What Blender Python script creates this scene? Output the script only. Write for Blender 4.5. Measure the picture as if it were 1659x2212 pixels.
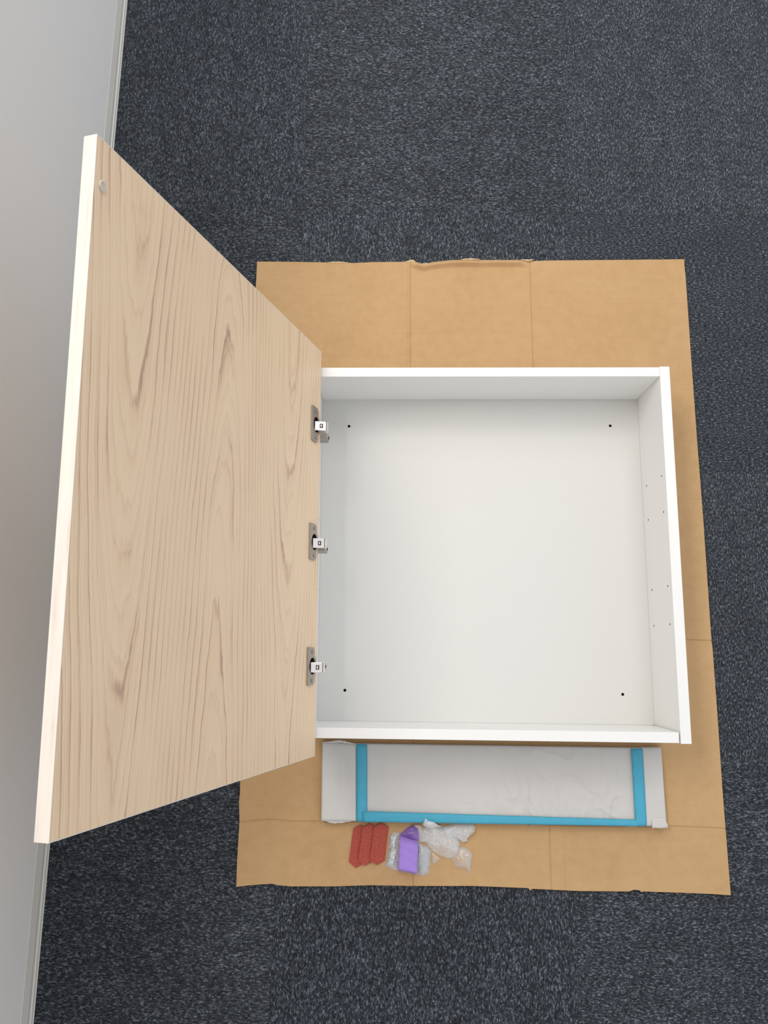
import bpy, bmesh, math, random
from mathutils import Vector, Matrix, noise
from mathutils.geometry import delaunay_2d_cdt

for o in list(bpy.data.objects):
    bpy.data.objects.remove(o)
S = bpy.context.scene
COL = S.collection
rnd = random.Random(7)

# ------------------------------------------------------------------ camera
cam_d = bpy.data.cameras.new('camera')
cam_d.sensor_fit = 'VERTICAL'
cam_d.sensor_height = 36.0
cam_d.lens = 1759.437 / 2212 * 36.0
cam_d.clip_start = 0.02
cam = bpy.data.objects.new('camera', cam_d)
COL.objects.link(cam)
pitch, roll, yaw = math.radians(9.73725), math.radians(0.61274), math.radians(0.13989)
cam.matrix_world = Matrix.Translation((0.0134, -0.11274, 1.4358)) @ Matrix.Rotation(yaw, 4, 'Z') @ Matrix.Rotation(roll, 4, 'Y') @ Matrix.Rotation(pitch, 4, 'X')
S.camera = cam

# ------------------------------------------------------------------ world, lights, exposure
W = bpy.data.worlds.new('World')
S.world = W
W.use_nodes = True
W.node_tree.nodes['Background'].inputs[0].default_value = (0.985, 0.985, 1.0, 1)
W.node_tree.nodes['Background'].inputs[1].default_value = 0.74


def area(name, loc, target, sx, sy, power, col):
    d = bpy.data.lights.new(name, 'AREA')
    d.shape = 'RECTANGLE'
    d.size, d.size_y, d.energy, d.color = sx, sy, power, col
    o = bpy.data.objects.new(name, d)
    COL.objects.link(o)
    o.location = loc
    o.rotation_euler = (Vector(target) - Vector(loc)).to_track_quat('-Z', 'Y').to_euler()
    return o


area('ceiling_lamp_light', (-1.1, 1.1, 2.8), (-1.1, 1.1, 0), 0.7, 1.5, 44, (1.0, 0.965, 0.91))
area('ceiling_lamp_light', (0.8, 2.1, 2.8), (0.8, 2.1, 0), 0.7, 1.5, 22, (1.0, 0.965, 0.91))
area('window_light', (3.4, 4.0, 2.2), (0.5, 0.8, 0.0), 3.0, 1.8, 22, (0.55, 0.74, 1.0))

S.view_settings.view_transform = 'Standard'
S.view_settings.look = 'None'
S.view_settings.gamma = 1.0
S.view_settings.use_curve_mapping = False
S.view_settings.exposure = 0.1


# ------------------------------------------------------------------ material helpers
class NT:
    def __init__(s, name):
        s.m = bpy.data.materials.new(name)
        s.m.use_nodes = True
        s.t = s.m.node_tree
        s.b = s.t.nodes['Principled BSDF']
        s.out = s.t.nodes['Material Output']

    def n(s, typ, **kw):
        nd = s.t.nodes.new(typ)
        for k, v in kw.items():
            setattr(nd, k, v)
        return nd

    def l(s, a, b):
        s.t.links.new(a, b)

    def val(s, sock, v):
        if isinstance(v, bpy.types.NodeSocket):
            s.l(v, sock)
        else:
            sock.default_value = v

    def math(s, op, a, b=0.0, c=0.0, clamp=False):
        nd = s.n('ShaderNodeMath', operation=op, use_clamp=clamp)
        s.val(nd.inputs[0], a)
        s.val(nd.inputs[1], b)
        s.val(nd.inputs[2], c)
        return nd.outputs[0]

    def ramp(s, f, stops):
        nd = s.n('ShaderNodeValToRGB')
        e = nd.color_ramp.elements
        while len(e) > 1:
            e.remove(e[-1])
        for i, (p, c) in enumerate(stops):
            el = e[0] if i == 0 else e.new(p)
            el.position = p
            el.color = (*c, 1) if len(c) == 3 else c
        s.val(nd.inputs[0], f)
        return nd.outputs[0]

    def mix(s, f, a, b, mode='MIX'):
        nd = s.n('ShaderNodeMix', data_type='RGBA', blend_type=mode)
        s.val(nd.inputs[0], f)
        for sock, v in ((nd.inputs[6], a), (nd.inputs[7], b)):
            if isinstance(v, bpy.types.NodeSocket):
                s.l(v, sock)
            else:
                sock.default_value = (*v, 1)
        return nd.outputs[2]

    def coord(s, which='Object', scale=(1, 1, 1), add=None):
        tc = s.n('ShaderNodeTexCoord').outputs[which]
        if add is not None:
            va = s.n('ShaderNodeVectorMath', operation='ADD')
            s.l(tc, va.inputs[0])
            s.l(add, va.inputs[1])
            tc = va.outputs[0]
        vm = s.n('ShaderNodeVectorMath', operation='MULTIPLY')
        s.l(tc, vm.inputs[0])
        vm.inputs[1].default_value = scale
        return vm.outputs[0]

    def noise(s, vec, scale=1.0, detail=2.0, rough=0.5):
        nd = s.n('ShaderNodeTexNoise')
        s.l(vec, nd.inputs['Vector'])
        nd.inputs['Scale'].default_value = scale
        nd.inputs['Detail'].default_value = detail
        nd.inputs['Roughness'].default_value = rough
        return nd.outputs['Fac']

    def bump(s, h, strength, dist):
        nd = s.n('ShaderNodeBump')
        nd.inputs['Strength'].default_value = strength
        nd.inputs['Distance'].default_value = dist
        s.l(h, nd.inputs['Height'])
        s.l(nd.outputs[0], s.b.inputs['Normal'])

    def base(s, c):
        if isinstance(c, bpy.types.NodeSocket):
            s.l(c, s.b.inputs['Base Color'])
        else:
            s.b.inputs['Base Color'].default_value = (*c, 1)

    def rough(s, v, spec=0.5, metal=0.0):
        s.b.inputs['Roughness'].default_value = v
        s.b.inputs['Specular IOR Level'].default_value = spec
        s.b.inputs['Metallic'].default_value = metal


def mat_carpet():
    t = NT('carpet_loop_pile')
    oi = t.n('ShaderNodeObjectInfo')
    cb = t.n('ShaderNodeCombineXYZ')
    t.l(t.math('MULTIPLY', oi.outputs['Random'], 37.0), cb.inputs[2])
    add = cb.outputs[0]
    fl = t.noise(t.coord(scale=(440, 190, 60), add=add), 1.0, 2.0, 0.6)
    fi = t.noise(t.coord(scale=(900, 520, 60), add=add), 1.0, 2.0, 0.7)
    lo = t.noise(t.coord(scale=(22, 7, 60), add=add), 1.0, 2.0, 0.5)
    f = t.math('ADD', t.math('MULTIPLY', fl, 0.62), t.math('MULTIPLY', fi, 0.38))
    f = t.math('ADD', f, t.math('MULTIPLY', t.math('SUBTRACT', lo, 0.5), 0.05))
    c = t.ramp(f, [(0.36, (0.001, 0.002, 0.003)), (0.46, (0.010, 0.014, 0.020)), (0.55, (0.045, 0.053, 0.065)), (0.66, (0.22, 0.24, 0.27))])
    t.base(c)
    t.rough(0.5, 0.28)
    t.b.inputs['Sheen Weight'].default_value = 0.1
    t.b.inputs['Sheen Roughness'].default_value = 0.5
    t.b.inputs['Sheen Tint'].default_value = (0.80, 0.88, 1.0, 1)
    t.bump(fi, 0.5, 0.0005)
    return t.m


def mat_wall():
    t = NT('wall_vinyl_paper')
    n1 = t.noise(t.coord(scale=(1, 1, 1)), 420, 3, 0.6)
    n2 = t.noise(t.coord(scale=(900, 60, 700)), 1, 2, 0.6)
    t.base(t.mix(n2, (0.82, 0.81, 0.795), (0.87, 0.86, 0.84)))
    t.rough(0.75, 0.25)
    t.bump(n1, 0.35, 0.0006)
    return t.m


def mat_plain(name, col, rough=0.5, spec=0.5, metal=0.0, nscale=0, namp=0.05, bumpd=0.0, bscale=300):
    t = NT(name)
    if nscale:
        n = t.noise(t.coord(), nscale, 3, 0.55)
        lo = tuple(x * (1 - namp) for x in col)
        hi = tuple(min(1, x * (1 + namp)) for x in col)
        t.base(t.mix(n, lo, hi))
    else:
        t.base(col)
    t.rough(rough, spec, metal)
    if bumpd:
        t.bump(t.noise(t.coord(), bscale, 3, 0.6), 0.5, bumpd)
    return t.m


def mat_wood(name, light, mid, dark, contrast=1.0, plane='XY'):
    """flat-sawn light timber print: object x = across the board, y = along the grain"""
    t = NT(name)
    tc = t.n('ShaderNodeTexCoord').outputs['Object']
    sx = t.n('ShaderNodeSeparateXYZ')
    t.l(tc, sx.inputs[0])
    v, u = sx.outputs[0], sx.outputs[1]
    wob = t.noise(t.coord(scale=(5.5, 2.0, 1)), 1.0, 1.5, 0.5)
    wob2 = t.noise(t.coord(scale=(46, 9, 1)), 1.0, 2.0, 0.55)
    wob3 = t.noise(t.coord(scale=(190, 70, 1)), 1.0, 1.0, 0.5)
    g = t.math('COSINE', t.math('MULTIPLY', t.math('SUBTRACT', v, 0.522), 2 * math.pi / 0.402))
    # slightly pointed cathedrals
    g = t.math('MULTIPLY', g, 6.4)
    f = t.math('ADD', g, t.math('MULTIPLY', u, 6.0))
    f = t.math('ADD', f, t.math('MULTIPLY', wob, 3.4))
    f = t.math('ADD', f, t.math('MULTIPLY', wob2, 0.55))
    f = t.math('ADD', f, t.math('MULTIPLY', wob3, 0.10))
    ph = t.math('FRACT', f)
    ring = t.ramp(ph, [(0.0, (0.06, 0.06, 0.06)), (0.55, (0.12, 0.12, 0.12)), (0.84, (0.42, 0.42, 0.42)), (0.92, (1, 1, 1)), (0.965, (0.5, 0.5, 0.5)), (1.0, (0.06, 0.06, 0.06))])
    # finer secondary growth lines following the same figure
    ph2 = t.math('FRACT', t.math('MULTIPLY', f, 2.63))
    ring2 = t.ramp(ph2, [(0.0, (0, 0, 0)), (0.7, (0.25, 0.25, 0.25)), (0.9, (0.9, 0.9, 0.9)), (1.0, (0, 0, 0))])
    fade = t.noise(t.coord(scale=(14, 5, 1)), 1.0, 2.0, 0.5)
    fade = t.ramp(fade, [(0.35, (0.15, 0.15, 0.15)), (0.65, (1, 1, 1))])
    streak = t.noise(t.coord(scale=(520, 9, 1)), 1.0, 2.0, 0.6)
    pores = t.noise(t.coord(scale=(900, 30, 1)), 1.0, 2.0, 0.7)
    a = t.math('MULTIPLY', t.math('MULTIPLY', ring, fade), 1.15 * contrast)
    b = t.math('MULTIPLY', ring2, 0.42 * contrast)
    fac = t.math('ADD', a, b)
    fac = t.math('ADD', fac, t.math('MULTIPLY', t.math('SUBTRACT', streak, 0.5), 0.70 * contrast))
    fac = t.math('ADD', fac, t.math('MULTIPLY', t.math('SUBTRACT', pores, 0.5), 0.30 * contrast), clamp=True)
    tone = t.noise(t.coord(scale=(5, 1.6, 1)), 1.0, 2.0, 0.5)
    c = t.ramp(fac, [(0.0, light), (0.45, mid), (1.0, dark)])
    c = t.mix(t.math('MULTIPLY', tone, 0.35), c, (mid[0] * 1.06, mid[1] * 0.99, mid[2] * 0.94))
    t.base(c)
    t.rough(0.5, 0.35)
    t.bump(streak, 0.08, 0.0003)
    return t.m


def mat_edge():
    t = NT('pale_ash_edge_band')
    st = t.noise(t.coord(scale=(260, 7, 260)), 1.0, 2.0, 0.6)
    lg = t.noise(t.coord(scale=(60, 14, 60)), 1.0, 3.0, 0.6)
    f = t.math('ADD', t.math('MULTIPLY', st, 0.5), t.math('MULTIPLY', lg, 0.5))
    t.base(t.ramp(f, [(0.34, (0.68, 0.585, 0.52)), (0.46, (0.77, 0.69, 0.615)), (0.60, (0.80, 0.725, 0.65))]))
    t.rough(0.5, 0.35)
    return t.m


def mat_cardboard():
    t = NT('kraft_cardboard')
    big = t.noise(t.coord(), 5.0, 3, 0.55)
    mid = t.noise(t.coord(), 60.0, 4, 0.6)
    fib = t.noise(t.coord(scale=(140, 900, 1)), 1.0, 2, 0.6)
    flute = t.noise(t.coord(scale=(4, 210, 1)), 1.0, 1, 0.5)
    f = t.math('ADD', t.math('MULTIPLY', big, 0.41), t.math('MULTIPLY', mid, 0.34))
    f = t.math('ADD', f, t.math('MULTIPLY', fib, 0.18))
    f = t.math('ADD', f, t.math('MULTIPLY', flute, 0.07))
    c = t.ramp(f, [(0.30, (0.435, 0.265, 0.125)), (0.5, (0.50, 0.315, 0.155)), (0.70, (0.545, 0.355, 0.185))])
    t.base(c)
    t.rough(0.8, 0.2)
    t.bump(t.math('ADD', flute, t.math('MULTIPLY', mid, 0.4)), 0.15, 0.0003)
    return t.m


def mat_film(name, tint, opacity, rough=0.10, bscale=160.0, gloss=0.10):
    """thin clear plastic: lets light through face-on, reflects and turns milky where it is seen edge-on in folds"""
    t = NT(name)
    t.base(tint)
    t.rough(rough, 1.0)
    t.b.inputs['Coat Weight'].default_value = 0.6
    t.b.inputs['Coat Roughness'].default_value = 0.06
    t.bump(t.noise(t.coord(), bscale, 3, 0.6), 0.8, 0.004)
    bn = [n for n in t.t.nodes if n.type == 'BUMP'][0]
    lw = t.n('ShaderNodeLayerWeight')
    lw.inputs['Blend'].default_value = 0.5
    t.l(bn.outputs[0], lw.inputs['Normal'])
    fac = t.ramp(lw.outputs['Facing'], [(0.0, (opacity * 0.45,) * 3), (0.35, (opacity,) * 3), (0.9, (min(1.0, opacity * 2.2),) * 3)])
    tr = t.n('ShaderNodeBsdfTransparent')
    tr.inputs[0].default_value = (0.93, 0.94, 0.95, 1)
    mx = t.n('ShaderNodeMixShader')
    t.l(fac, mx.inputs[0])
    t.l(tr.outputs[0], mx.inputs[1])
    t.l(t.b.outputs[0], mx.inputs[2])
    gl = t.n('ShaderNodeBsdfGlossy')
    gl.inputs['Color'].default_value = (gloss, gloss, gloss, 1)
    gl.inputs['Roughness'].default_value = 0.12
    t.l(bn.outputs[0], gl.inputs['Normal'])
    ad = t.n('ShaderNodeAddShader')
    t.l(mx.outputs[0], ad.inputs[0])
    t.l(gl.outputs[0], ad.inputs[1])
    t.l(ad.outputs[0], t.out.inputs['Surface'])
    return t.m


def mat_felt():
    t = NT('red_grit_felt')
    n = t.noise(t.coord(), 900, 3, 0.7)
    m = t.noise(t.coord(), 120, 2, 0.5)
    c = t.ramp(n, [(0.35, (0.30, 0.055, 0.04)), (0.5, (0.42, 0.085, 0.065)), (0.66, (0.56, 0.15, 0.11))])
    t.base(t.mix(t.math('MULTIPLY', m, 0.3), c, (0.40, 0.075, 0.055)))
    t.rough(0.95, 0.1)
    t.bump(n, 0.8, 0.0008)
    return t.m


M = {}
M['carpet'] = mat_carpet()
M['carpet_backing'] = mat_plain('carpet_backing', (0.03, 0.036, 0.045), 0.95, 0.1, nscale=300, namp=0.4)
M['wall'] = mat_wall()
M['skirting'] = mat_plain('skirting_vinyl', (0.68, 0.67, 0.62), 0.45, 0.4, nscale=40, namp=0.03)
M['white'] = mat_plain('white_melamine', (0.825, 0.825, 0.815), 0.42, 0.4, nscale=120, namp=0.012)
M['back_white'] = mat_plain('white_backing_board', (0.675, 0.675, 0.655), 0.5, 0.35, nscale=120, namp=0.012)
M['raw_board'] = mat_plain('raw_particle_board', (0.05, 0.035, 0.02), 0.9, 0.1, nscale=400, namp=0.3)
M['wood'] = mat_wood('pale_ash_print', (0.88, 0.70, 0.495), (0.775, 0.585, 0.40), (0.47, 0.30, 0.235))
M['edge'] = mat_edge()
M['cardboard'] = mat_cardboard()
M['ply'] = mat_plain('torn_kraft_ply', (0.62, 0.44, 0.27), 0.9, 0.1, nscale=200, namp=0.12)
M['paper'] = mat_plain('grey_wrapping_paper', (0.58, 0.565, 0.545), 0.62, 0.3, nscale=14, namp=0.05)
M['tape'] = mat_plain('blue_masking_tape', (0.065, 0.37, 0.53), 0.5, 0.35, nscale=70, namp=0.10, bumpd=0.0002, bscale=900)
M['nickel'] = mat_plain('nickel_steel', (0.43, 0.39, 0.355), 0.38, 0.5, 1.0, nscale=200, namp=0.05)
M['chrome'] = mat_plain('polished_steel', (0.90, 0.87, 0.85), 0.22, 0.5, 1.0, nscale=200, namp=0.03)
M['dark_metal'] = mat_plain('dark_steel', (0.06, 0.045, 0.04), 0.5, 0.5, 0.6, nscale=200, namp=0.1)
M['rubber'] = mat_film('clear_rubber', (0.80, 0.74, 0.62), 0.45, 0.15, 40, 0.04)
M['felt'] = mat_felt()
M['film'] = mat_film('clear_plastic_film', (0.74, 0.75, 0.77), 0.30, 0.10, 140.0)
M['film_milky'] = mat_film('milky_plastic_film', (0.82, 0.85, 0.88), 0.46, 0.12, 120.0)
M['silver'] = mat_plain('silver_hardware_wrap', (0.62, 0.63, 0.65), 0.3, 0.6, 0.55, nscale=150, namp=0.25, bumpd=0.003, bscale=220)
M['grey'] = mat_plain('grey_plastic_packet', (0.40, 0.42, 0.44), 0.25, 0.6, nscale=120, namp=0.15, bumpd=0.001, bscale=120)
M['purple'] = mat_plain('purple_paper_band', (0.37, 0.23, 0.68), 0.6, 0.3, nscale=50, namp=0.08, bumpd=0.0008, bscale=60)
M['purple_film'] = mat_film('purple_film', (0.30, 0.14, 0.60), 0.8, 0.25, 160.0, 0.03)

# ------------------------------------------------------------------ object helpers
WM = {}


def link(o, parent=None, mw=None):
    COL.objects.link(o)
    mw = mw or Matrix.Identity(4)
    if parent is not None:
        o.parent = parent
        o.matrix_local = WM[parent.name].inverted() @ mw
    else:
        o.matrix_world = mw
    WM[o.name] = mw.copy()
    return o


def tag(o, label=None, cat=None, group=None, kind=None):
    for k, v in (('label', label), ('category', cat), ('group', group), ('kind', kind)):
        if v:
            o[k] = v
    return o


def empty(name, loc, label, cat, group=None):
    o = bpy.data.objects.new(name, None)
    o.empty_display_size = 0.05
    link(o, None, Matrix.Translation(loc))
    return tag(o, label, cat, group)


def mesh_obj(name, bm, mat, parent=None, mw=None, smooth=False):
    me = bpy.data.meshes.new(name)
    bm.normal_update()
    bm.to_mesh(me)
    bm.free()
    for m in (mat if isinstance(mat, (list, tuple)) else [mat]):
        me.materials.append(M[m])
    for p in me.polygons:
        p.use_smooth = smooth
    return link(bpy.data.objects.new(name, me), parent, mw)


def box(x0, x1, y0, y1, z0, z1, bev=0.0, seg=2):
    bm = bmesh.new()
    bmesh.ops.create_cube(bm, size=1.0)
    bmesh.ops.scale(bm, vec=(x1 - x0, y1 - y0, z1 - z0), verts=bm.verts)
    bmesh.ops.translate(bm, vec=((x0 + x1) / 2, (y0 + y1) / 2, (z0 + z1) / 2), verts=bm.verts)
    if bev:
        bmesh.ops.bevel(bm, geom=bm.edges[:], offset=bev, segments=seg, affect='EDGES', profile=0.5)
    return bm


def prism(pts, z0, z1, bev=0.0, seg=2):
    """closed polygon in xy, extruded"""
    bm = bmesh.new()
    vs = [bm.verts.new((x, y, z0)) for x, y in pts]
    f = bm.faces.new(vs)
    f.normal_update()
    if f.normal.z > 0:
        f.normal_flip()
    r = bmesh.ops.extrude_face_region(bm, geom=[f])
    nv = [e for e in r['geom'] if isinstance(e, bmesh.types.BMVert)]
    bmesh.ops.translate(bm, vec=(0, 0, z1 - z0), verts=nv)
    bmesh.ops.recalc_face_normals(bm, faces=bm.faces[:])
    if bev:
        bmesh.ops.bevel(bm, geom=[e for e in bm.edges if len(e.link_faces) == 2 and e.calc_face_angle(0) > 0.3], offset=bev, segments=seg, affect='EDGES', profile=0.5)
    return bm


def cyl(r, z0, z1, n=20, bev=0.0):
    return prism([(r * math.cos(2 * math.pi * i / n), r * math.sin(2 * math.pi * i / n)) for i in range(n)], z0, z1, bev)


def holed_panel(w, h, t, holes, r, depth, n=14):
    """slab 0..w, 0..h, top at z=0, bottom at z=-t, with round blind holes in the top face (slot 1 inside)"""
    bm = bmesh.new()
    outer = [bm.verts.new(p) for p in ((0, 0, 0), (w, 0, 0), (w, h, 0), (0, h, 0))]
    edges = [bm.edges.new((outer[i], outer[(i + 1) % 4])) for i in range(4)]
    rings = []
    for hx, hy in holes:
        ring = [bm.verts.new((hx + r * math.cos(2 * math.pi * i / n), hy + r * math.sin(2 * math.pi * i / n), 0)) for i in range(n)]
        rings.append(ring)
        edges += [bm.edges.new((ring[i], ring[(i + 1) % n])) for i in range(n)]
    bmesh.ops.triangle_fill(bm, use_beauty=True, use_dissolve=False, edges=edges, normal=(0, 0, 1))
    for ring in rings:
        low = [bm.verts.new((v.co.x, v.co.y, -depth)) for v in ring]
        for i in range(n):
            f = bm.faces.new((ring[i], low[i], low[(i + 1) % n], ring[(i + 1) % n]))
            f.material_index = 1
        f = bm.faces.new(low)
        f.material_index = 1
    lo = [bm.verts.new((v.co.x, v.co.y, -t)) for v in outer]
    for i in range(4):
        bm.faces.new((outer[i], lo[i], lo[(i + 1) % 4], outer[(i + 1) % 4]))
    bm.faces.new(lo[::-1])
    # consistent outward normals without relying on closedness
    for f in bm.faces:
        f.normal_update()
    bmesh.ops.recalc_face_normals(bm, faces=bm.faces[:])
    return bm


# ------------------------------------------------------------------ floor of carpet tiles
fb = box(-2.2, 3.0, -2.4, 3.6, -0.08, -0.006)
floor = tag(mesh_obj('floor', fb, 'carpet_backing'), 'dark slate loop-pile carpet tiles laid quarter-turned on the floor', kind='structure')

TS, GAP, NR, NL = 0.5, 0.00012, 196, 120


def tile_bm():
    bm = bmesh.new()
    w = TS - 2 * GAP
    prof = []
    p = w / NR
    for i in range(NR):
        prof += [(i * p, -0.0010), (i * p + 0.28 * p, -0.0002), (i * p + 0.72 * p, -0.0002)]
    prof.append((w, -0.0010))
    r2 = random.Random(3)
    rows = []
    for j in range(NL + 1):
        y = GAP + w * j / NL
        row = []
        for i, (x, z) in enumerate(prof):
            jz = 0 if i % 3 == 0 else r2.uniform(-0.0005, 0.0)
            jx = 0 if i in (0, len(prof) - 1) else r2.uniform(-0.0002, 0.0002)
            row.append(bm.verts.new((GAP + x + jx, y, z + jz)))
        rows.append(row)
    for j in range(NL):
        for i in range(len(prof) - 1):
            bm.faces.new((rows[j][i], rows[j][i + 1], rows[j + 1][i + 1], rows[j + 1][i]))
    # sides
    lo = [bm.verts.new(c) for c in ((GAP, GAP, -0.006), (GAP + w, GAP, -0.006), (GAP + w, GAP + w, -0.006), (GAP, GAP + w, -0.006))]
    bm.faces.new([lo[0], lo[1]] + rows[0][::-1])
    bm.faces.new([lo[2], lo[3]] + rows[-1])
    bm.faces.new([lo[1], lo[2]] + [rows[j][-1] for j in range(NL, -1, -1)])
    bm.faces.new([lo[3], lo[0]] + [rows[j][0] for j in range(NL + 1)])
    return bm


tile_me = None
TYAW = math.radians(-1.11099)
TBASE = Matrix.Translation((-0.16866, 0.21977, 0)) @ Matrix.Rotation(TYAW, 4, 'Z')
WYAW = math.radians(-1.44054)
WBASE = Matrix.Translation((-0.55067, 0, 0)) @ Matrix.Rotation(WYAW, 4, 'Z')   # local y runs along the wall, +x into the room
for i in range(-1, 3):
    for j in range(-3, 4):
        mw = TBASE @ Matrix.Translation((i * TS, j * TS, 0))
        if (i + j) % 2 == 1:      # ribs across: quarter turn
            mw = mw @ Matrix.Translation((TS, 0, 0)) @ Matrix.Rotation(math.pi / 2, 4, 'Z')
        if i == -1:               # trimmed along the wall
            bm = tile_bm()
            inv = mw.inverted()
            co = inv @ (WBASE @ Vector((-0.004, 0, 0)))
            no = (inv.to_3x3() @ (WBASE.to_3x3() @ Vector((-1, 0, 0))))
            bmesh.ops.bisect_plane(bm, geom=bm.verts[:] + bm.edges[:] + bm.faces[:], plane_co=co, plane_no=no, clear_outer=True)
            mesh_obj('carpet_tile', bm, 'carpet', floor, mw)
        else:
            if tile_me is None:
                o = mesh_obj('carpet_tile', tile_bm(), 'carpet', floor, mw)
                tile_me = o.data
            else:
                link(bpy.data.objects.new('carpet_tile', tile_me), floor, mw)

# ------------------------------------------------------------------ wall and skirting
wb = box(-0.12, -0.0055, -2.3, 3.5, -0.006, 1.05)  # unseen upper part left off to let lamp and sky light come over
tag(mesh_obj('wall_left', wb, 'wall', None, WBASE), 'off-white textured vinyl wall', kind='structure')
prof = [(-0.0054, 0.0), (0.0, 0.0), (0.0, 0.0016), (-0.0009, 0.0028), (-0.0009, 0.0075), (-0.0013, 0.0090), (-0.0030, 0.0102), (-0.0020, 0.0225), (-0.0024, 0.0240), (-0.0046, 0.0395), (-0.0054, 0.0405)]
bm = bmesh.new()
a = [bm.verts.new((x, -2.3, z)) for x, z in prof]
b = [bm.verts.new((x, 3.5, z)) for x, z in prof]
for k in range(len(prof)):
    n2 = (k + 1) % len(prof)
    bm.faces.new((a[k], a[n2], b[n2], b[k]))
bm.faces.new(a)
bm.faces.new(b)
bmesh.ops.recalc_face_normals(bm, faces=bm.faces[:])
tag(mesh_obj('baseboard_left', bm, 'skirting', None, WBASE), 'slim cream vinyl skirting with a ribbed lip', kind='structure')

# ------------------------------------------------------------------ cardboard sheet
CT = 0.0045     # top of the sheet
TOPE = [(-0.2428, .6117), (-.1686, .6108), (-.1001, .6092), (-.0844, .6110), (-.0633, .6080), (-.0213, .6098), (.0365, .6102), (.047, .6125), (.0732, .6055), (.089, .6095), (.1258, .6136), (.2516, .6135), (.2724, .6107), (.3039, .6122), (.4085, .6131), (.5593, .6143)]
BOTE = [(-.2456, -.4973), (-.2358, -.4960), (-.2188, -.4941), (-.2039, -.4928), (-.1848, -.4917), (-.1762, -.4939), (-.1549, -.4956), (-.0848, -.4952), (-.0232, -.4930), (.047, -.4938), (.1428, -.4933), (.2347, -.4963), (.2383, -.4997), (.242, -.4973), (.319, -.5003), (.3997, -.5005), (.4074, -.4975), (.4172, -.4987), (.4187, -.5012), (.4237, -.5002), (.4893, -.5021), (.5319, -.5035), (.5686, -.5056)]
RIGE = [(-.5056, .5685), (-.3351, .5664), (-.2332, .5662), (-.1051, .5652), (-.0933, .5642), (.1133, .5636), (.2654, .5616), (.4053, .5606), (.5773, .5599), (.6033, .5591), (.6143, .5593)]
LEFE = [(-.4973, -.2456), (-.4567, -.2455), (-.3943, -.2435), (-.3594, -.2455), (-.3572, -.2443), (-.331, -.2444), (.561, -.2437), (.6119, -.2428)]


def lerp_tab(tab, x):
    if x <= tab[0][0]:
        return tab[0][1]
    for (x0, y0), (x1, y1) in zip(tab, tab[1:]):
        if x <= x1:
            return y0 + (y1 - y0) * (x - x0) / (x1 - x0)
    return tab[-1][1]


def around(c, *offs):
    return [c + o for o in offs] + [c] + [c - o for o in offs]


us = [i / 80 for i in range(81)]
for c in (0.3595, 0.3530, 0.6395, 0.668):
    us += around(c, .0010, .0022, .0045)
vs_ = [i / 90 for i in range(91)]
for c in (0.0925, 0.3685):
    vs_ += around(c, .0009, .0020, .004)
vs_ += [0.968, 0.978, 0.984, 0.988, 0.9905, 0.9915, 0.9923, 0.994, 0.998, 0.972, 0.976, 0.980, 0.983, 0.986, 0.990, 0.993, 0.996]
for tab in (TOPE, BOTE):
    us += [(x + 0.2445) / 0.809 for x, _ in tab[1:-1]]
us = sorted(set(round(x, 5) for x in us))
vs_ = sorted(set(round(x, 5) for x in vs_))


def crease(d, wdt):
    d = abs(d) / wdt
    return -1.0 * max(0, 1 - d * 1.6) + 0.35 * math.exp(-((d - 1.3) / 0.6) ** 2)


def card_pt(u, v):
    x = -0.2445 + 0.809 * u
    y = lerp_tab(BOTE, x) * (1 - v) + lerp_tab(TOPE, x) * v
    x = lerp_tab(LEFE, y) * (1 - u) + lerp_tab(RIGE, y) * u
    z = CT
    in_cab = 0.0
    kk = 0.0011
    z += kk * crease((u - 0.3595) * 0.81, 0.0022)
    if v > 0.7:
        z += 0.5 * kk * crease((u - 0.3530) * 0.81, 0.003)
    z += kk * crease((u - 0.6395) * 0.81, 0.0022)
    if v < 0.06:
        z += 0.5 * kk * crease((u - 0.668) * 0.81, 0.002)
    z += 1.1 * kk * crease((v - 0.0925 - 0.0 * u) * 1.11, 0.0024)
    z += 1.1 * kk * crease((v - 0.3685) * 1.11, 0.0024)
    # gentle warp, flat under the cabinet
    edge = max(0.0, 0.12 - v) / 0.12 + max(0.0, v - 0.86) / 0.14
    z += 0.0012 * edge * (0.5 + noise.noise((x * 4, y * 4, 1.3)))
    # crushed roll along the torn top edge
    if 0.357 < u < 0.643:
        k = min(1.0, (u - 0.357) / 0.02, (0.643 - u) / 0.03)
        t = (1 - v) * 1.11
        prof = (t / 0.0085) ** 0.7 if t < 0.0085 else max(0.0, 1 - (t - 0.0085) / 0.0062)
        z += k * 0.0068 * prof * (1 + 0.2 * noise.noise((x * 30, 0, 5)))
    return x, y, z


bm = bmesh.new()
g_t = [[bm.verts.new(card_pt(u, v)) for u in us] for v in vs_]
nv_, nu_ = len(vs_), len(us)
g_b = [[bm.verts.new((p.co.x, p.co.y, max(0.0002, p.co.z - 0.0042))) for p in row] for row in g_t]
for j in range(nv_ - 1):
    for i in range(nu_ - 1):
        bm.faces.new((g_t[j][i], g_t[j][i + 1], g_t[j + 1][i + 1], g_t[j + 1][i]))
        bm.faces.new((g_b[j][i], g_b[j + 1][i], g_b[j + 1][i + 1], g_b[j][i + 1]))
ring_t = g_t[0][:] + [g_t[j][-1] for j in range(1, nv_)] + g_t[-1][-2::-1] + [g_t[j][0] for j in range(nv_ - 2, 0, -1)]
ring_b = g_b[0][:] + [g_b[j][-1] for j in range(1, nv_)] + g_b[-1][-2::-1] + [g_b[j][0] for j in range(nv_ - 2, 0, -1)]
for k in range(len(ring_t)):
    n2 = (k + 1) % len(ring_t)
    f = bm.faces.new((ring_b[k], ring_b[n2], ring_t[n2], ring_t[k]))
    f.material_index = 1
card = mesh_obj('cardboard_sheet', bm, ['cardboard', 'ply'])
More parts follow.
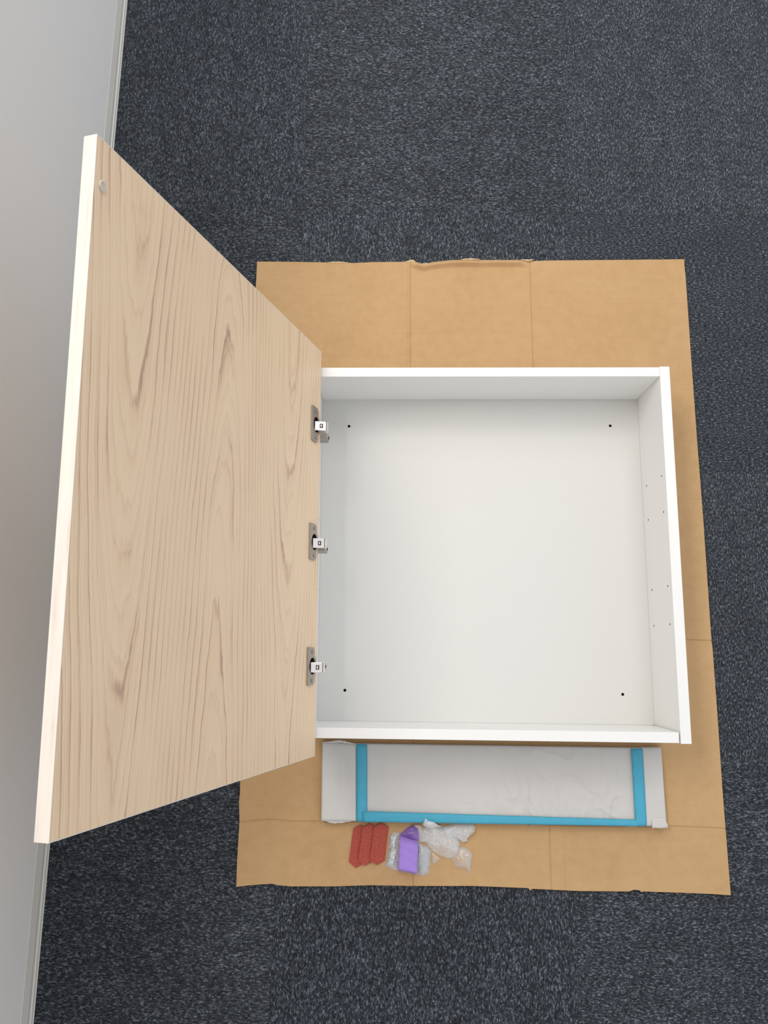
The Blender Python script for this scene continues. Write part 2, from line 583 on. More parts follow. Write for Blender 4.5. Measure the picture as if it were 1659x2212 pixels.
tag(card, 'brown creased cardboard sheet with a torn edge spread under the cabinet', 'cardboard')


def ply_strip(pts, wdt, z, seed):
    """little ragged curl of torn paper ply: a thin bent ribbon with thickness"""
    bm = bmesh.new()
    r = random.Random(seed)
    top, bot = [], []
    n = 14
    for i in range(n + 1):
        t = i / n
        k = t * (len(pts) - 1)
        a0 = Vector(pts[min(int(k), len(pts) - 2)])
        a1 = Vector(pts[min(int(k), len(pts) - 2) + 1])
        c = a0.lerp(a1, k - min(int(k), len(pts) - 2))
        w = wdt * math.sin(math.pi * (0.06 + 0.88 * t)) * r.uniform(0.7, 1.2)
        row = [(c.x, c.y - w / 2, z), (c.x, c.y, z + w * 0.28), (c.x, c.y + w / 2, z + w * 0.1 + r.uniform(0, .0006))]
        top.append([bm.verts.new((x, y, zz + 0.0005)) for x, y, zz in row])
        bot.append([bm.verts.new((x, y, zz)) for x, y, zz in row])
    for i in range(n):
        for j in range(2):
            bm.faces.new((top[i][j], top[i][j + 1], top[i + 1][j + 1], top[i + 1][j]))
            bm.faces.new((bot[i][j], bot[i + 1][j], bot[i + 1][j + 1], bot[i][j + 1]))
        bm.faces.new((top[i][0], top[i + 1][0], bot[i + 1][0], bot[i][0]))
        bm.faces.new((top[i][2], bot[i][2], bot[i + 1][2], top[i + 1][2]))
    for e in (0, n):
        bm.faces.new((top[e][0], bot[e][0], bot[e][1], top[e][1]))
        bm.faces.new((top[e][1], bot[e][1], bot[e][2], top[e][2]))
    bmesh.ops.recalc_face_normals(bm, faces=bm.faces[:])
    return bm


for k, (pts, w) in enumerate((([(.033, .6088), (.05, .6125), (.058, .6075)], .0035), ([(.050, .6065), (.066, .6035), (.084, .607)], .0048), ([(.140, .6128), (.158, .6134), (.176, .6132)], .003),
                              ([(.252, .6125), (.268, .6105), (.277, .6125)], .003), ([(-.112, .6088), (-.092, .6095), (-.07, .6082)], .0025))):
    mesh_obj('torn_ply', ply_strip(pts, w, CT + (0.0035 if .09 < pts[0][0] < .26 else 0.0006), k), 'ply', card)

# ------------------------------------------------------------------ the cabinet lying on its back
XR, XI, YT, YB, ZT, ZB, Z0 = 0.47193, 0.45557, 0.35487, -0.25096, 0.13902, 0.0125, CT + 0.0003
XL = -0.11462
XLO = XL - 0.0163
TOPY, TOPI = YT - 0.00099, YT - 0.00099 - 0.01569
BOTY, BOTI = YB + 0.00107, YB + 0.00107 + 0.01592
SK = 0.00975
cab = empty('wall_cabinet', ((XLO + XR) / 2, (YT + YB) / 2, Z0), 'white box cabinet with a pale wood door standing open, lying on cardboard', 'cabinet')
g = 0.0002
# right side panel with shelf pin holes on its inner (-x) face: local x=world y, local y=world z, local z=-world x
pins = [(0.1737, 0.1190), (0.1737, 0.0380), (0.1136, 0.1190), (0.1136, 0.0380), (-0.0076, 0.1190), (-0.0076, 0.0380), (-0.0684, 0.1190), (-0.0684, 0.0380)]
mwr = Matrix(((0, 0, -1, XI + g), (1, 0, 0, YB), (0, 1, 0, Z0), (0, 0, 0, 1)))
mwr = mwr @ Matrix.Diagonal((1, 1, 1, 1))
sp = mesh_obj('side_panel', holed_panel(YT - YB, ZT - Z0, XR - XI - g, [(y - YB, z - Z0) for y, z in pins], 0.0019, 0.009), ['white', 'raw_board'], cab, mwr)
# left side panel, holes on its inner (+x) face
YBL = BOTY + SK * (XI - XL) + 0.0008
mwl = Matrix(((0, 0, 1, XL), (-1, 0, 0, YT), (0, 1, 0, Z0), (0, 0, 0, 1)))
mesh_obj('side_panel', holed_panel(YT - YBL, ZT - Z0, XL - XLO, [(YT - y, z - Z0) for y, z in pins], 0.0019, 0.009), ['white', 'raw_board'], cab, mwl)
mesh_obj('top_panel', box(XL + g, XI, TOPI, TOPY, Z0, ZT, 0.0004, 1), 'white', cab)
pv = Matrix.Translation((XI, 0, 0)) @ Matrix.Rotation(math.atan(-SK), 4, 'Z') @ Matrix.Translation((-XI, 0, 0))
mesh_obj('bottom_panel', box(XL + 2 * g, XI, BOTY, BOTI, Z0, ZT, 0.0004, 1), 'white', cab, pv)
bx0, bx1, by0, by1 = XL + g, XI, BOTI + SK * (XI - XL) + g, TOPI - g
bh = [(-.066, .2886), (.4045, .2892), (-.0686, -.1778), (.4047, -.1833)]
# the back follows the slightly skewed bottom panel: fill the sliver with its own lower edge
bpn = holed_panel(bx1 - bx0, by1 - (BOTI + g), 0.005, [(x - bx0, y - BOTI - g) for x, y in bh], 0.0026, 0.0045)
for v in bpn.verts:
    if v.co.y < 1e-6 and v.co.x < 1e-6:
        v.co.y += SK * (XI - XL)
mesh_obj('back_panel', bpn, ['back_white', 'raw_board'], cab, Matrix.Translation((bx0, BOTI + g, ZB)))

# door
DA = math.radians(15.99929)
DX, DZ, DY0, DY1, DW, DT = -0.10575, ZT + 0.008, -0.27044, 0.37898, 0.60294, 0.0150
dvec = Vector((-math.sin(DA), 0, math.cos(DA)))
nvec = Vector((math.cos(DA), 0, math.sin(DA)))
# local x = across the door from the hinge side, local y = along the grain, local z = out of the inner face
DM = Matrix(((dvec.x, 0, nvec.x, DX), (0, 1, 0, 0), (dvec.z, 0, nvec.z, DZ), (0, 0, 0, 1)))
if DM.to_3x3().determinant() < 0:
    pass
EB = 0.0012
cups = [(0.2463, 0.0222), (0.0566, 0.0222), (-0.1346, 0.0222)]
CR = 0.0172
hd = holed_panel(DW - EB, DY1 - DY0 - 2 * EB, DT, [(v, y - DY0 - EB) for y, v in cups], CR, 0.011, 28)
door = mesh_obj('door', hd, ['wood', 'raw_board'], cab, DM @ Matrix.Translation((0, DY0 + EB, 0)))
door['label'] = 'pale wood grain door panel swung open'
# shift the grain frame: texture uses object coords measured from the door's lower hinge corner
mesh_obj('edge_band', box(DW - EB, DW, DY0, DY1, -DT, 0.0, 0.0005, 2), 'edge', door, DM)
mesh_obj('edge_band', box(0, DW - EB, DY1 - EB, DY1, -DT, 0.0, 0.0004, 2), 'edge', door, DM)
mesh_obj('edge_band', box(0, DW - EB, DY0, DY0 + EB, -DT, 0.0, 0.0004, 2), 'edge', door, DM)
# clear bumper dome
bm = bmesh.new()
rings = [(0.0062, 0.0), (0.0062, 0.0009), (0.0054, 0.0018), (0.0040, 0.0023), (0.0030, 0.0018), (0.0015, 0.0016)]
pr = []
for r, z in rings:
    pr.append([bm.verts.new((r * math.cos(2 * math.pi * k / 24), r * math.sin(2 * math.pi * k / 24), z)) for k in range(24)])
for a0, a1 in zip(pr, pr[1:]):
    for k in range(24):
        bm.faces.new((a0[k], a0[(k + 1) % 24], a1[(k + 1) % 24], a1[k]))
bm.faces.new(pr[-1])
bm.faces.new(pr[0][::-1])
bump = mesh_obj('bumper', bm, 'rubber', door, DM @ Matrix.Translation((0.5905, 0.3304, 0.0002)), True)
bump['label'] = 'clear rubber bumper dot'

# hinges: flange plate with ears and cup on the door, gooseneck arm, mounting plate on the left side panel
for k, (hy, hv) in enumerate(cups):
    out = []
    # flange outline in door coords (x=v from hinge side, y): straight far edge, bulging near edge
    L, x_far, x_near = 0.0283, 0.0185, -0.0070
    pts = [(x_far - 0.0015, -L), (x_far, -L + 0.0015), (x_far, L - 0.0015), (x_far - 0.0015, L), (x_near + 0.004, L), (x_near, L - 0.004), (x_near, 0.0150)]
    for a in range(5):
        ang = math.radians(125 + a * 27.5)
        pts.append((CR * 0.98 * math.cos(ang), CR * 0.98 * math.sin(ang)))
    pts += [(x_near, -0.0150), (x_near, -L + 0.004), (x_near + 0.004, -L)]
    hm = DM @ Matrix.Translation((hv, hy, 0.0002))
    bm = bmesh.new()
    ov = [bm.verts.new((x, y, 0.0028)) for x, y in pts]
    oe = [bm.edges.new((ov[i], ov[(i + 1) % len(ov)])) for i in range(len(ov))]
    n = 24
    iv = [bm.verts.new((0.0018 + 0.0118 * math.cos(2 * math.pi * i / n), 0.0128 * math.sin(2 * math.pi * i / n), 0.0028)) for i in range(n)]
    oe += [bm.edges.new((iv[i], iv[(i + 1) % n])) for i in range(n)]
    bmesh.ops.triangle_fill(bm, use_beauty=True, use_dissolve=False, edges=oe, normal=(0, 0, 1))
    lo = [bm.verts.new((v.co.x, v.co.y, 0.0)) for v in ov]
    for i in range(len(ov)):
        bm.faces.new((ov[i], lo[i], lo[(i + 1) % len(ov)], ov[(i + 1) % len(ov)]))
    cl = [bm.verts.new((0.0018 + (v.co.x - 0.0018) * 0.93, v.co.y * 0.93, -0.0095)) for v in iv]
    for i in range(n):
        f = bm.faces.new((iv[i], cl[i], cl[(i + 1) % n], iv[(i + 1) % n]))
        f.material_index = 1
    f = bm.faces.new(cl)
    f.material_index = 1
    bmesh.ops.recalc_face_normals(bm, faces=bm.faces[:])
    hinge = mesh_obj('hinge', bm, ['nickel', 'dark_metal'], cab, hm)
    hinge['label'] = 'nickel concealed hinge'
    for s in (-1, 1):
        sc = cyl(0.0030, 0.0, 0.0012, 16, 0.0005)
        scr = mesh_obj('screw', sc, 'nickel', hinge, hm @ Matrix.Translation((0.002, s * 0.0215, 0.0028)))
    # arm: bent strip seen from above (world frame), sweeping from the cup out and down into the box
    ax = DX + dvec.x * hv + nvec.x * 0.002
    az = DZ + dvec.z * hv + nvec.z * 0.002
    hw = 0.0078
    path = [(ax - 0.0060, az + 0.0035), (ax - 0.0015, az + 0.0046), (ax + 0.0090, az + 0.0030), (ax + 0.0165, az + 0.0010), (ax + 0.0195, az - 0.0030), (ax + 0.0188, az - 0.0120), (ax + 0.0165, az - 0.0220), (ax + 0.0155, az - 0.0300), (ax + 0.0150, az - 0.0380)]
    th = 0.0016
    yy = hy - 0.002
    bm = bmesh.new()
    sec = []
    for i, (x, z) in enumerate(path):
        p0 = Vector(path[max(0, i - 1)])
        p1 = Vector(path[min(len(path) - 1, i + 1)])
        t = (p1 - p0).normalized()
        nn = Vector((-t.y, t.x))
        w = hw if i < 5 else hw * (0.92 if i < 7 else 0.84)
        sec.append([bm.verts.new((x + nn.x * o, yy + s * (w - (0.0012 if o < 0 else 0)), z + nn.y * o)) for s, o in ((-1, 0.0), (-1, -0.006 if i < 6 else -th), (1, -0.006 if i < 6 else -th), (1, 0.0))])
    for s0, s1 in zip(sec, sec[1:]):
        for q in range(4):
            bm.faces.new((s0[q], s0[(q + 1) % 4], s1[(q + 1) % 4], s1[q]))
    bm.faces.new(sec[0])
    bm.faces.new(sec[-1][::-1])
    bmesh.ops.recalc_face_normals(bm, faces=bm.faces[:])
    bmesh.ops.bevel(bm, geom=[e for e in bm.edges if len(e.link_faces) == 2 and e.calc_face_angle(0) > 0.6], offset=0.0009, segments=2, affect='EDGES', profile=0.5)
    arm = mesh_obj('hinge_arm', bm, 'chrome', hinge)
    arm['label'] = 'polished steel gooseneck arm'
    # rivet window on the arm
    wn = box(-0.0026, 0.0026, -0.0034, 0.0034, -0.0008, 0.0006, 0.0004, 1)
    tl = math.atan2(az + 0.0030 - (az + 0.0010), 0.0075)
    mesh_obj('arm_slot', wn, 'dark_metal', hinge, Matrix.Translation((ax + 0.0085, yy, az + 0.0032)) @ Matrix.Rotation(math.radians(9), 4, 'Y'))
    mesh_obj('arm_pin', box(-0.0013, 0.0011, -0.0020, 0.0020, -0.0004, 0.0010, 0.0003, 1), 'chrome', hinge, Matrix.Translation((ax + 0.0082, yy, az + 0.0033)) @ Matrix.Rotation(math.radians(9), 4, 'Y'))
    mesh_obj('arm_joint', box(-0.0004, 0.0004, -0.0074, 0.0074, -0.0006, 0.0004), 'dark_metal', hinge, Matrix.Translation((ax + 0.0162, yy, az + 0.0014)) @ Matrix.Rotation(math.radians(20), 4, 'Y'))
    # pivot knuckles beside the arm root
    for s in (-1, 1):
        kn = cyl(0.0016, -0.0016, 0.0016, 12, 0.0004)
        mesh_obj('pivot_pin', kn, 'chrome', hinge, Matrix.Translation((ax - 0.0055, yy + s * 0.0082, az + 0.0015)) @ Matrix.Rotation(math.pi / 2, 4, 'X'))
    # mounting plate fixed to the inner face of the left side panel
    mp = box(0.0, 0.0185, yy - 0.0066, yy + 0.0066, ZT - 0.052, ZT - 0.0165, 0.0015, 2)
    mplate = mesh_obj('mounting_plate', mp, 'nickel', hinge, Matrix.Translation((XL + 0.0003, 0, 0)))
    st = cyl(0.0026, 0, 0.0012, 14, 0.0004)
    mesh_obj('screw', st, 'dark_metal', hinge, Matrix.Translation((XL + 0.0189, yy, ZT - 0.043)) @ Matrix.Rotation(math.pi / 2, 4, 'Y'))

# ------------------------------------------------------------------ paper-wrapped shelf
PZ0, PZ1 = CT + 0.0010, 0.0205
wrap = empty('wrapped_shelf', (0.18, -0.33, PZ0), 'shelf board wrapped in grey paper with blue tape below the cabinet', 'shelf')


def quad_pt(q, s, t):
    (ax, ay), (bx, by), (cx, cy), (dx, dy) = q      # TL, TR, BR, BL
    x = (ax * (1 - s) + bx * s) * (1 - t) + (dx * (1 - s) + cx * s) * t
    y = (ay * (1 - s) + by * s) * (1 - t) + (dy * (1 - s) + cy * s) * t
    return x, y


def wrinkle(x, y):
    a = 0.0
    # soft sag
    a += 0.0010 * noise.noise((x * 9, y * 12, 2.0)) + 0.0004 * noise.noise((x * 40, y * 40, 6.0))
    k = min(1.0, max(0.0, (x - 0.08) / 0.16)) * min(1.0, max(0.0, (0.408 - x) / 0.03)) * min(1.0, max(0.0, (y + 0.384 + 0.023 * x) / 0.02))
    # sharp paper folds, stronger towards the right
    r1 = 1 - abs(noise.noise((x * 34 + 3 * y, y * 15 + 0.6 * noise.noise((x * 20, y * 20, 1)), 7.0))) * 2.2
    r2 = 1 - abs(noise.noise((x * 70, y * 38 + x * 25, 3.1))) * 2.4
    edge = min(1.0, max(0.0, (-0.30 - y) / 0.08))
    a += 0.0042 * k * max(0, r1) ** 3 * (0.5 + 0.5 * edge) + 0.0026 * k * edge * max(0, r2) ** 2
    return a


def sheet(q, nx, ny, z_top, z_bot, hfun, lipx=0.0, lipz=0.0):
    """closed slab on a quad footprint whose top follows hfun"""
    bm = bmesh.new()
    T = []
    for j in range(ny + 1):
        row = []
        for i in range(nx + 1):
            x, y = quad_pt(q, i / nx, j / ny)
            e = min(i, nx - i, 3) / 3 * min(j, ny - j, 3) / 3
            rnd_e = 0.0012 * ((1 if i in (0, nx) else 0) + (1 if j in (0, ny) else 0))
            row.append(bm.verts.new((x, y, z_top + hfun(x, y) * (0.3 + 0.7 * e) - rnd_e)))
        T.append(row)
    B = [[bm.verts.new((v.co.x, v.co.y, z_bot)) for v in row] for row in (T[0], T[-1])]
    for j in range(ny):
        for i in range(nx):
            bm.faces.new((T[j][i], T[j + 1][i], T[j + 1][i + 1], T[j][i + 1]))
    bl = [bm.verts.new((T[j][0].co.x, T[j][0].co.y, z_bot)) for j in range(1, ny)]
    br = [bm.verts.new((T[j][-1].co.x, T[j][-1].co.y, z_bot)) for j in range(1, ny)]
    ring_t = T[0][:] + [T[j][-1] for j in range(1, ny)] + T[-1][::-1] + [T[j][0] for j in range(ny - 1, 0, -1)]
    ring_b = B[0][:] + br + B[1][::-1] + bl[::-1]
    for k in range(len(ring_t)):
        n2 = (k + 1) % len(ring_t)
        bm.faces.new((ring_t[k], ring_t[n2], ring_b[n2], ring_b[k]))
    bm.faces.new(ring_b[::-1])
    bmesh.ops.recalc_face_normals(bm, faces=bm.faces[:])
    return bm


mainq = [(-0.1030, -0.2650), (0.4610, -0.2712), (0.4640, -0.3945), (-0.1030, -0.3885)]
body = mesh_obj('paper_wrap', sheet(mainq, 260, 62, PZ1 - 0.0006, PZ0, wrinkle), 'paper', wrap, None, True)
flat = lambda x, y: 0.0005 * noise.noise((x * 25, y * 25, 9)) + 0.0004 * max(0, 1 - 3 * abs(noise.noise((x * 12, y * 60, 4))))
lq = [(-0.1052, -0.2626), (-0.0475, -0.2662), (-0.0466, -0.3893), (-0.1052, -0.3893)]
ef = mesh_obj('end_flap', sheet(lq, 24, 30, PZ1 + 0.0008, PZ0 + 0.0005, flat), 'paper', wrap, None, True)
rq = [(0.4300, -0.2700), (0.4625, -0.2698), (0.4648, -0.3950), (0.4303, -0.3950)]
mesh_obj('end_flap', sheet(rq, 18, 30, PZ1 + 0.0012, PZ0 + 0.0005, flat), 'paper', wrap, None, True)
# lifted corner fold at the lower right: bent little sheet with thickness
cf = [[(0.4392, -0.3825, 0.0226), (0.4500, -0.3815, 0.0232), (0.4598, -0.3810, 0.0226)],
      [(0.4404, -0.3890, 0.0236), (0.4525, -0.3885, 0.0246), (0.4640, -0.3885, 0.0236)],
      [(0.4402, -0.3945, 0.0240), (0.4530, -0.3950, 0.0248), (0.4662, -0.3942, 0.0238)],
      [(0.4396, -0.3972, 0.0225), (0.4530, -0.3976, 0.0236), (0.4656, -0.3970, 0.0222)]]
bm = bmesh.new()
tp = [[bm.verts.new(p) for p in r] for r in cf]
bt = [[bm.verts.new((p[0], p[1], p[2] - 0.0007)) for p in r] for r in cf]
for j in range(3):
    for i in range(2):
        bm.faces.new((tp[j][i], tp[j + 1][i], tp[j + 1][i + 1], tp[j][i + 1]))
        bm.faces.new((bt[j][i], bt[j][i + 1], bt[j + 1][i + 1], bt[j + 1][i]))
rt = tp[0] + [tp[1][2], tp[2][2]] + tp[3][::-1] + [tp[2][0], tp[1][0]]
rb = bt[0] + [bt[1][2], bt[2][2]] + bt[3][::-1] + [bt[2][0], bt[1][0]]
for k in range(len(rt)):
    bm.faces.new((rt[k], rt[(k + 1) % len(rt)], rb[(k + 1) % len(rt)], rb[k]))
bmesh.ops.recalc_face_normals(bm, faces=bm.faces[:])
mesh_obj('corner_fold', bm, 'paper', wrap)
# crumpled paper ends peeking out at the upper and lower left corners
mesh_obj('corner_fold', ply_strip([(-.104, -.2635), (-.075, -.2615), (-.051, -.2655)], .0040, PZ1 - 0.001, 31), 'paper', wrap)
mesh_obj('corner_fold', ply_strip([(-.104, -.3885), (-.083, -.3918), (-.050, -.3890)], .0040, PZ1 - 0.003, 32), 'paper', wrap)


def tape(q, z, seed, nx=2, ny=24):
    f = lambda x, y: 0.0002 * noise.noise((x * 40, y * 40, seed))
    return sheet(q, nx, ny, z, z - 0.0030, f)


mesh_obj('tape', tape([(-0.0477, -0.2658), (-0.0298, -0.2660), (-0.0289, -0.3897), (-0.0467, -0.3896)], PZ1 + 0.0030, 1, 4, 24), 'tape', wrap, None, True)
mesh_obj('tape', tape([(0.4118, -0.2711), (0.4301, -0.2709), (0.4312, -0.3944), (0.4128, -0.3944)], PZ1 + 0.0046, 2, 4, 24), 'tape', wrap, None, True)
mesh_obj('tape', tape([(-0.0375, -0.3728), (0.4200, -0.3845), (0.4195, -0.3946), (-0.0375, -0.3897)], PZ1 + 0.0050, 3, 60, 4), 'tape', wrap, None, True)

# ------------------------------------------------------------------ three red strips overlapping like shingles
PAD1 = [(-0.0525, -0.4042), (-0.0413, -0.3978), (-0.0285, -0.4034), (-0.0350, -0.4591), (-0.0482, -0.4661), (-0.0594, -0.4564)]
PAD2 = [(-0.0372, -0.4013), (-0.0256, -0.3952), (-0.0129, -0.4015), (-0.0192, -0.4557), (-0.0334, -0.4617), (-0.0446, -0.4545)]
PAD3 = [(-0.0181, -0.3997), (-0.0062, -0.3940), (0.0064, -0.4010), (0.0000, -0.4544), (-0.0134, -0.4601), (-0.0253, -0.4532)]
pl = ['red grit-faced strip, lowest and leftmost of the three overlapping strips',
      'red grit-faced strip lying between the other two red strips',
      'red grit-faced strip, topmost and nearest the clear pouch']
for k, pts in enumerate((PAD1, PAD2, PAD3)):
    th = 0.0026
    c = Vector((sum(p[0] for p in pts) / 6, sum(p[1] for p in pts) / 6))
    ax = (Vector(pts[1]) - Vector(pts[4])).normalized()     # long axis
    bmp = prism([(p[0] - c.x, p[1] - c.y) for p in pts], 0, th, 0.0005, 2)
    tilt = 0.0 if k == 0 else math.radians(9.5)
    rot = Matrix.Rotation(tilt, 4, Vector((ax.x, ax.y, 0)))
    zlift = CT + 0.0004 + (0.0 if k == 0 else 0.0130 * math.sin(tilt))
    mw = Matrix.Translation((c.x, c.y, zlift)) @ rot
    o = mesh_obj('felt_strip', bmp, 'felt', None, mw)
    tag(o, pl[k], 'strip', 'red strips on the cardboard')


# ------------------------------------------------------------------ crumpled plastic
def seg_dist(p, a, b):
    ab = b - a
    t = max(0, min(1, (p - a).dot(ab) / max(1e-12, ab.dot(ab))))
    return (p - a - ab * t).length


def inside(p, poly):
    r = False
    j = len(poly) - 1
    for i in range(len(poly)):
        a, b = poly[i], poly[j]
        if (a.y > p.y) != (b.y > p.y) and p.x < (b.x - a.x) * (p.y - a.y) / (b.y - a.y) + a.x:
            r = not r
        j = i
    return r


def crumple(poly, hmax, z0, step, seed, rim=0.010, sharp=60.0, dirn=0.0, ragged=0.0006, lift=None):
    """puffy crinkled film on an outline: domed, facetted top and a flatter underside"""
    r = random.Random(seed)
    P = [Vector(p) for p in poly]
    bpts = []
    for i in range(len(P)):
        a, b = P[i], P[(i + 1) % len(P)]
        n = max(1, int((b - a).length / step))
        for k in range(n):
            q = a.lerp(b, k / n)
            if k:
                q = q + Vector((r.uniform(-1, 1), r.uniform(-1, 1))) * ragged
            bpts.append(q)
    nb = len(bpts)
    x0, x1 = min(p.x for p in bpts), max(p.x for p in bpts)
    y0, y1 = min(p.y for p in bpts), max(p.y for p in bpts)
    ipts, x = [], x0
    while x < x1:
        y = y0
        while y < y1:
            q = Vector((x + r.uniform(-.42, .42) * step, y + r.uniform(-.42, .42) * step))
            if inside(q, bpts):
                d = min(seg_dist(q, bpts[i], bpts[(i + 1) % nb]) for i in range(nb))
                if d > step * 0.45:
                    ipts.append((q, d))
            y += step
        x += step
    pts = bpts + [q for q, _ in ipts]
    dd = [0.0] * nb + [d for _, d in ipts]
    vo, _, fo, _, _, _ = delaunay_2d_cdt(pts, [(i, (i + 1) % nb) for i in range(nb)], [list(range(nb))], 1, 1e-7)
    bm = bmesh.new()
    dmap = []
    for v in vo:
        best = min(range(len(pts)), key=lambda k: (pts[k] - v).length_squared)
        dmap.append(dd[best])
    top, bot = [], []
    for v, d in zip(vo, dmap):
        pf = 1 - math.exp(-d / rim)
        wx = v.x + 0.006 * noise.noise((v.x * 45, v.y * 45, seed + 2))
        wy = v.y + 0.006 * noise.noise((v.x * 45, v.y * 45, seed + 9))
        ca, sa = math.cos(dirn), math.sin(dirn)
        al, ac = wx * ca + wy * sa, -wx * sa + wy * ca
        rg = 1 - abs(noise.noise((al * sharp * 0.45, ac * sharp * 1.1, seed))) * 2.6
        rg2 = 1 - abs(noise.noise((al * sharp * 1.2, ac * sharp * 2.6, seed + 5))) * 2.4
        h = hmax * pf * (0.60 + 0.36 * rg + 0.12 * rg2 + r.uniform(-0.02, 0.02))
        zl = lift(v.x, v.y) if lift else 0.0
        if zl:
            h = h * (1 - zl / 0.0225) + 0.25 * h * zl / 0.0225
        top.append(bm.verts.new((v.x, v.y, z0 + 0.0012 + zl + max(0.0, h))))
        bot.append(bm.verts.new((v.x, v.y, z0 + 0.0004 + zl)))
    for f in fo:
        bm.faces.new([top[i] for i in f])
        bm.faces.new([bot[i] for i in reversed(f)])
    bm.edges.ensure_lookup_table()
    be = [e for e in bm.edges if len(e.link_faces) == 1]
    bmesh.ops.bridge_loops(bm, edges=be)
    bmesh.ops.recalc_face_normals(bm, faces=bm.faces[:])
    return bm


POUCH = [(0.0087, -0.4122), (0.0176, -0.4072), (0.025, -0.4107), (0.0265, -0.4142), (0.056, -0.4218), (0.0575, -0.426), (0.0722, -0.4315), (0.0781, -0.4385), (0.0764, -0.458), (0.0741, -0.4719), (0.0697, -0.4781), (0.0616, -0.4791), (0.0543, -0.4761), (0.022, -0.4701), (0.0132, -0.4701), (0.011, -0.4659), (-0.0001, -0.4639), (0.0029, -0.45), (0.0065, -0.4388)]
BODY = [(0.0667, -0.3823), (0.0722, -0.3871), (0.0814, -0.3884), (0.0924, -0.3967), (0.0988, -0.401), (0.1108, -0.3983), (0.1144, -0.408), (0.1252, -0.4245), (0.1252, -0.4289), (0.1232, -0.4367), (0.1195, -0.4428), (0.1167, -0.4471), (0.1102, -0.4506), (0.1029, -0.4507), (0.0865, -0.4429), (0.0774, -0.4369), (0.0683, -0.4256), (0.0563, -0.4248), (0.0554, -0.4135), (0.055, -0.4038), (0.0481, -0.3995), (0.0528, -0.3946), (0.0601, -0.3986), (0.0629, -0.4021), (0.0684, -0.4029), (0.0629, -0.3915)]
ROLL = [(0.0982, -0.3998), (0.1101, -0.3959), (0.1193, -0.3923), (0.1303, -0.3927), (0.1377, -0.3883), (0.1459, -0.3892), (0.1526, -0.3996), (0.1502, -0.4083), (0.1382, -0.4188), (0.139, -0.4231), (0.1308, -0.4253), (0.1253, -0.4223), (0.119, -0.418), (0.1081, -0.4146), (0.099, -0.4111)]
TAIL = [(0.1183, -0.4394), (0.1267, -0.4311), (0.1331, -0.4324), (0.1414, -0.4367), (0.1463, -0.4436), (0.1448, -0.4515), (0.1427, -0.4689), (0.1394, -0.4793), (0.1363, -0.4681), (0.129, -0.4664), (0.1189, -0.4647), (0.1135, -0.4586), (0.1108, -0.4499)]
FRAY = [(0.0788, -0.4414), (0.0871, -0.4457), (0.0926, -0.4501), (0.0889, -0.4554), (0.0796, -0.4606), (0.0778, -0.4545)]
GATHER = [(0.025, -0.4136), (0.0338, -0.4056), (0.0457, -0.3978), (0.056, -0.4055), (0.0574, -0.4237), (0.0397, -0.4190)]


def shrink(poly, k, dx=0, dy=0):
    cx = sum(p[0] for p in poly) / len(poly)
    cy = sum(p[1] for p in poly) / len(poly)
    return [(cx + (x - cx) * k + dx, cy + (y - cy) * k + dy) for x, y in poly]


pouch = empty('hardware_pouch', (0.04, -0.445, CT), 'clear plastic hardware pouch with a wide purple band round it', 'pouch')
mesh_obj('film', crumple(POUCH, 0.0105, CT, 0.0022, 11, 0.008, 60, 1.5), 'film', pouch, None, True)
LP = [(0.0095, -0.4150), (0.0225, -0.4120), (0.0215, -0.4670), (0.0135, -0.4675), (0.0030, -0.4625), (0.0060, -0.4500)]
mesh_obj('silver_packet', crumple(LP, 0.0070, CT + 0.0006, 0.0022, 12, 0.005, 110, 1.2), 'silver', pouch)
RP = [(0.0560, -0.4270), (0.0700, -0.4330), (0.0755, -0.4395), (0.0738, -0.4580), (0.0715, -0.4700), (0.0640, -0.4760), (0.0555, -0.4735)]
mesh_obj('grey_packet', crumple(RP, 0.0060, CT + 0.0006, 0.0026, 13, 0.006, 60, 1.3), 'grey', pouch, None, True)
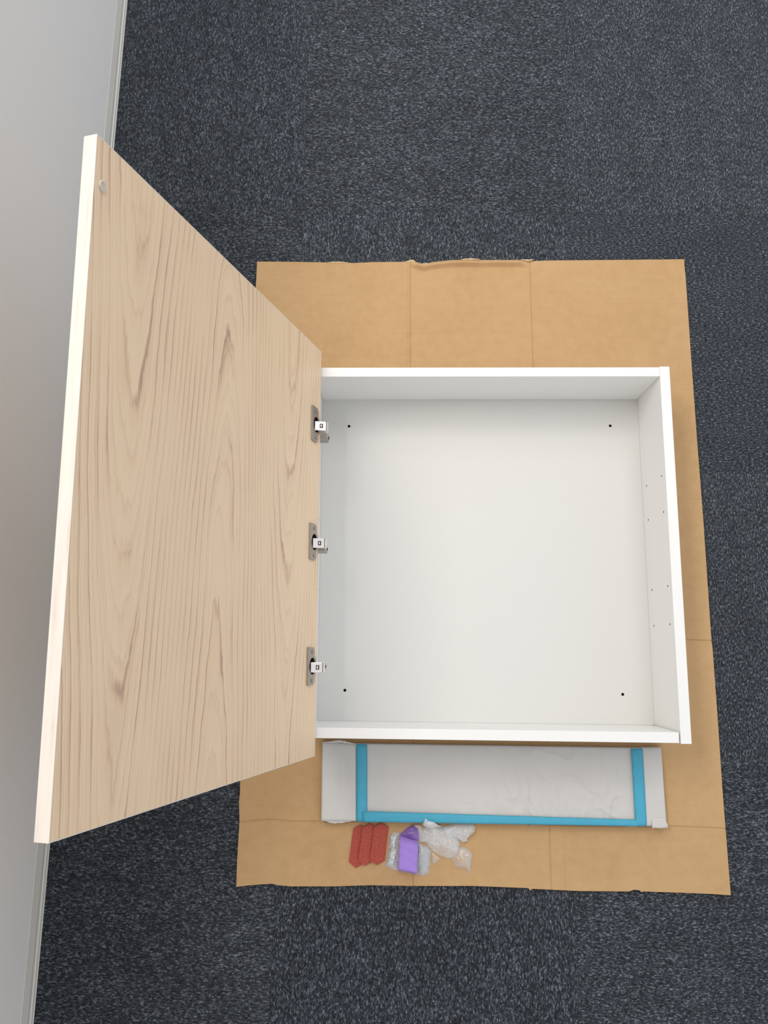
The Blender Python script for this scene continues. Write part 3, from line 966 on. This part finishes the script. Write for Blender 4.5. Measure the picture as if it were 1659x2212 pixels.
# band: bent strip over the pouch
BND = [(0.0249, -0.4136), (0.0558, -0.4240), (0.0530, -0.4746), (0.0223, -0.4685)]
bm = bmesh.new()
NB = 18
top, bot = [], []
for j in range(NB + 1):
    rt_, rb_ = [], []
    for i in range(9):
        x, y = quad_pt(BND, i / 8, j / NB)
        e = min(1.0, j / 3.0, (NB - j) / 2.0)
        z = CT + 0.0035 + 0.0120 * math.sqrt(max(0, e)) + 0.0016 * noise.noise((x * 60, y * 45, 3)) + 0.0016 * max(0, 1 - 4 * abs(noise.noise((x * 30 + y * 40, y * 30, 8))))
        rt_.append(bm.verts.new((x, y, z)))
        rb_.append(bm.verts.new((x, y, z - 0.0008)))
    top.append(rt_)
    bot.append(rb_)
for j in range(NB):
    for i in range(8):
        bm.faces.new((top[j][i], top[j + 1][i], top[j + 1][i + 1], top[j][i + 1]))
        bm.faces.new((bot[j][i], bot[j][i + 1], bot[j + 1][i + 1], bot[j + 1][i]))
be = [e for e in bm.edges if len(e.link_faces) == 1]
bmesh.ops.bridge_loops(bm, edges=be)
bmesh.ops.recalc_face_normals(bm, faces=bm.faces[:])
mesh_obj('purple_band', bm, 'purple', pouch, None, True)
mesh_obj('gathered_band', crumple(GATHER, 0.0110, CT + 0.0004, 0.0022, 14, 0.006, 90, 0.4), 'purple_film', pouch, None, True)

def over_tape(x, y):
    # the loose end of the bag climbs onto the taped edge of the wrapped shelf
    t = min(1.0, max(0.0, (y + 0.3995) / 0.006))
    return 0.0225 * t * t * (3 - 2 * t)


bag = empty('plastic_bag', (0.10, -0.42, CT), 'crumpled clear plastic bag twisted into a milky knob beside the pouch', 'bag')
mesh_obj('film', crumple(BODY, 0.0210, CT, 0.0019, 21, 0.009, 85, -0.55, 0.0006, over_tape), 'film_milky', bag, None, True)
mesh_obj('rolled_end', crumple([(x, min(y, -0.3940)) for x, y in ROLL], 0.0280, CT, 0.0020, 22, 0.008, 70, 1.2), 'film_milky', bag, None, True)
mesh_obj('tail', crumple(TAIL, 0.0130, CT, 0.0019, 23, 0.006, 90, -1.1), 'film', bag, None, True)
mesh_obj('tail', crumple(FRAY, 0.0050, CT, 0.0022, 24, 0.005, 90, 0.5), 'film', bag, None, True)
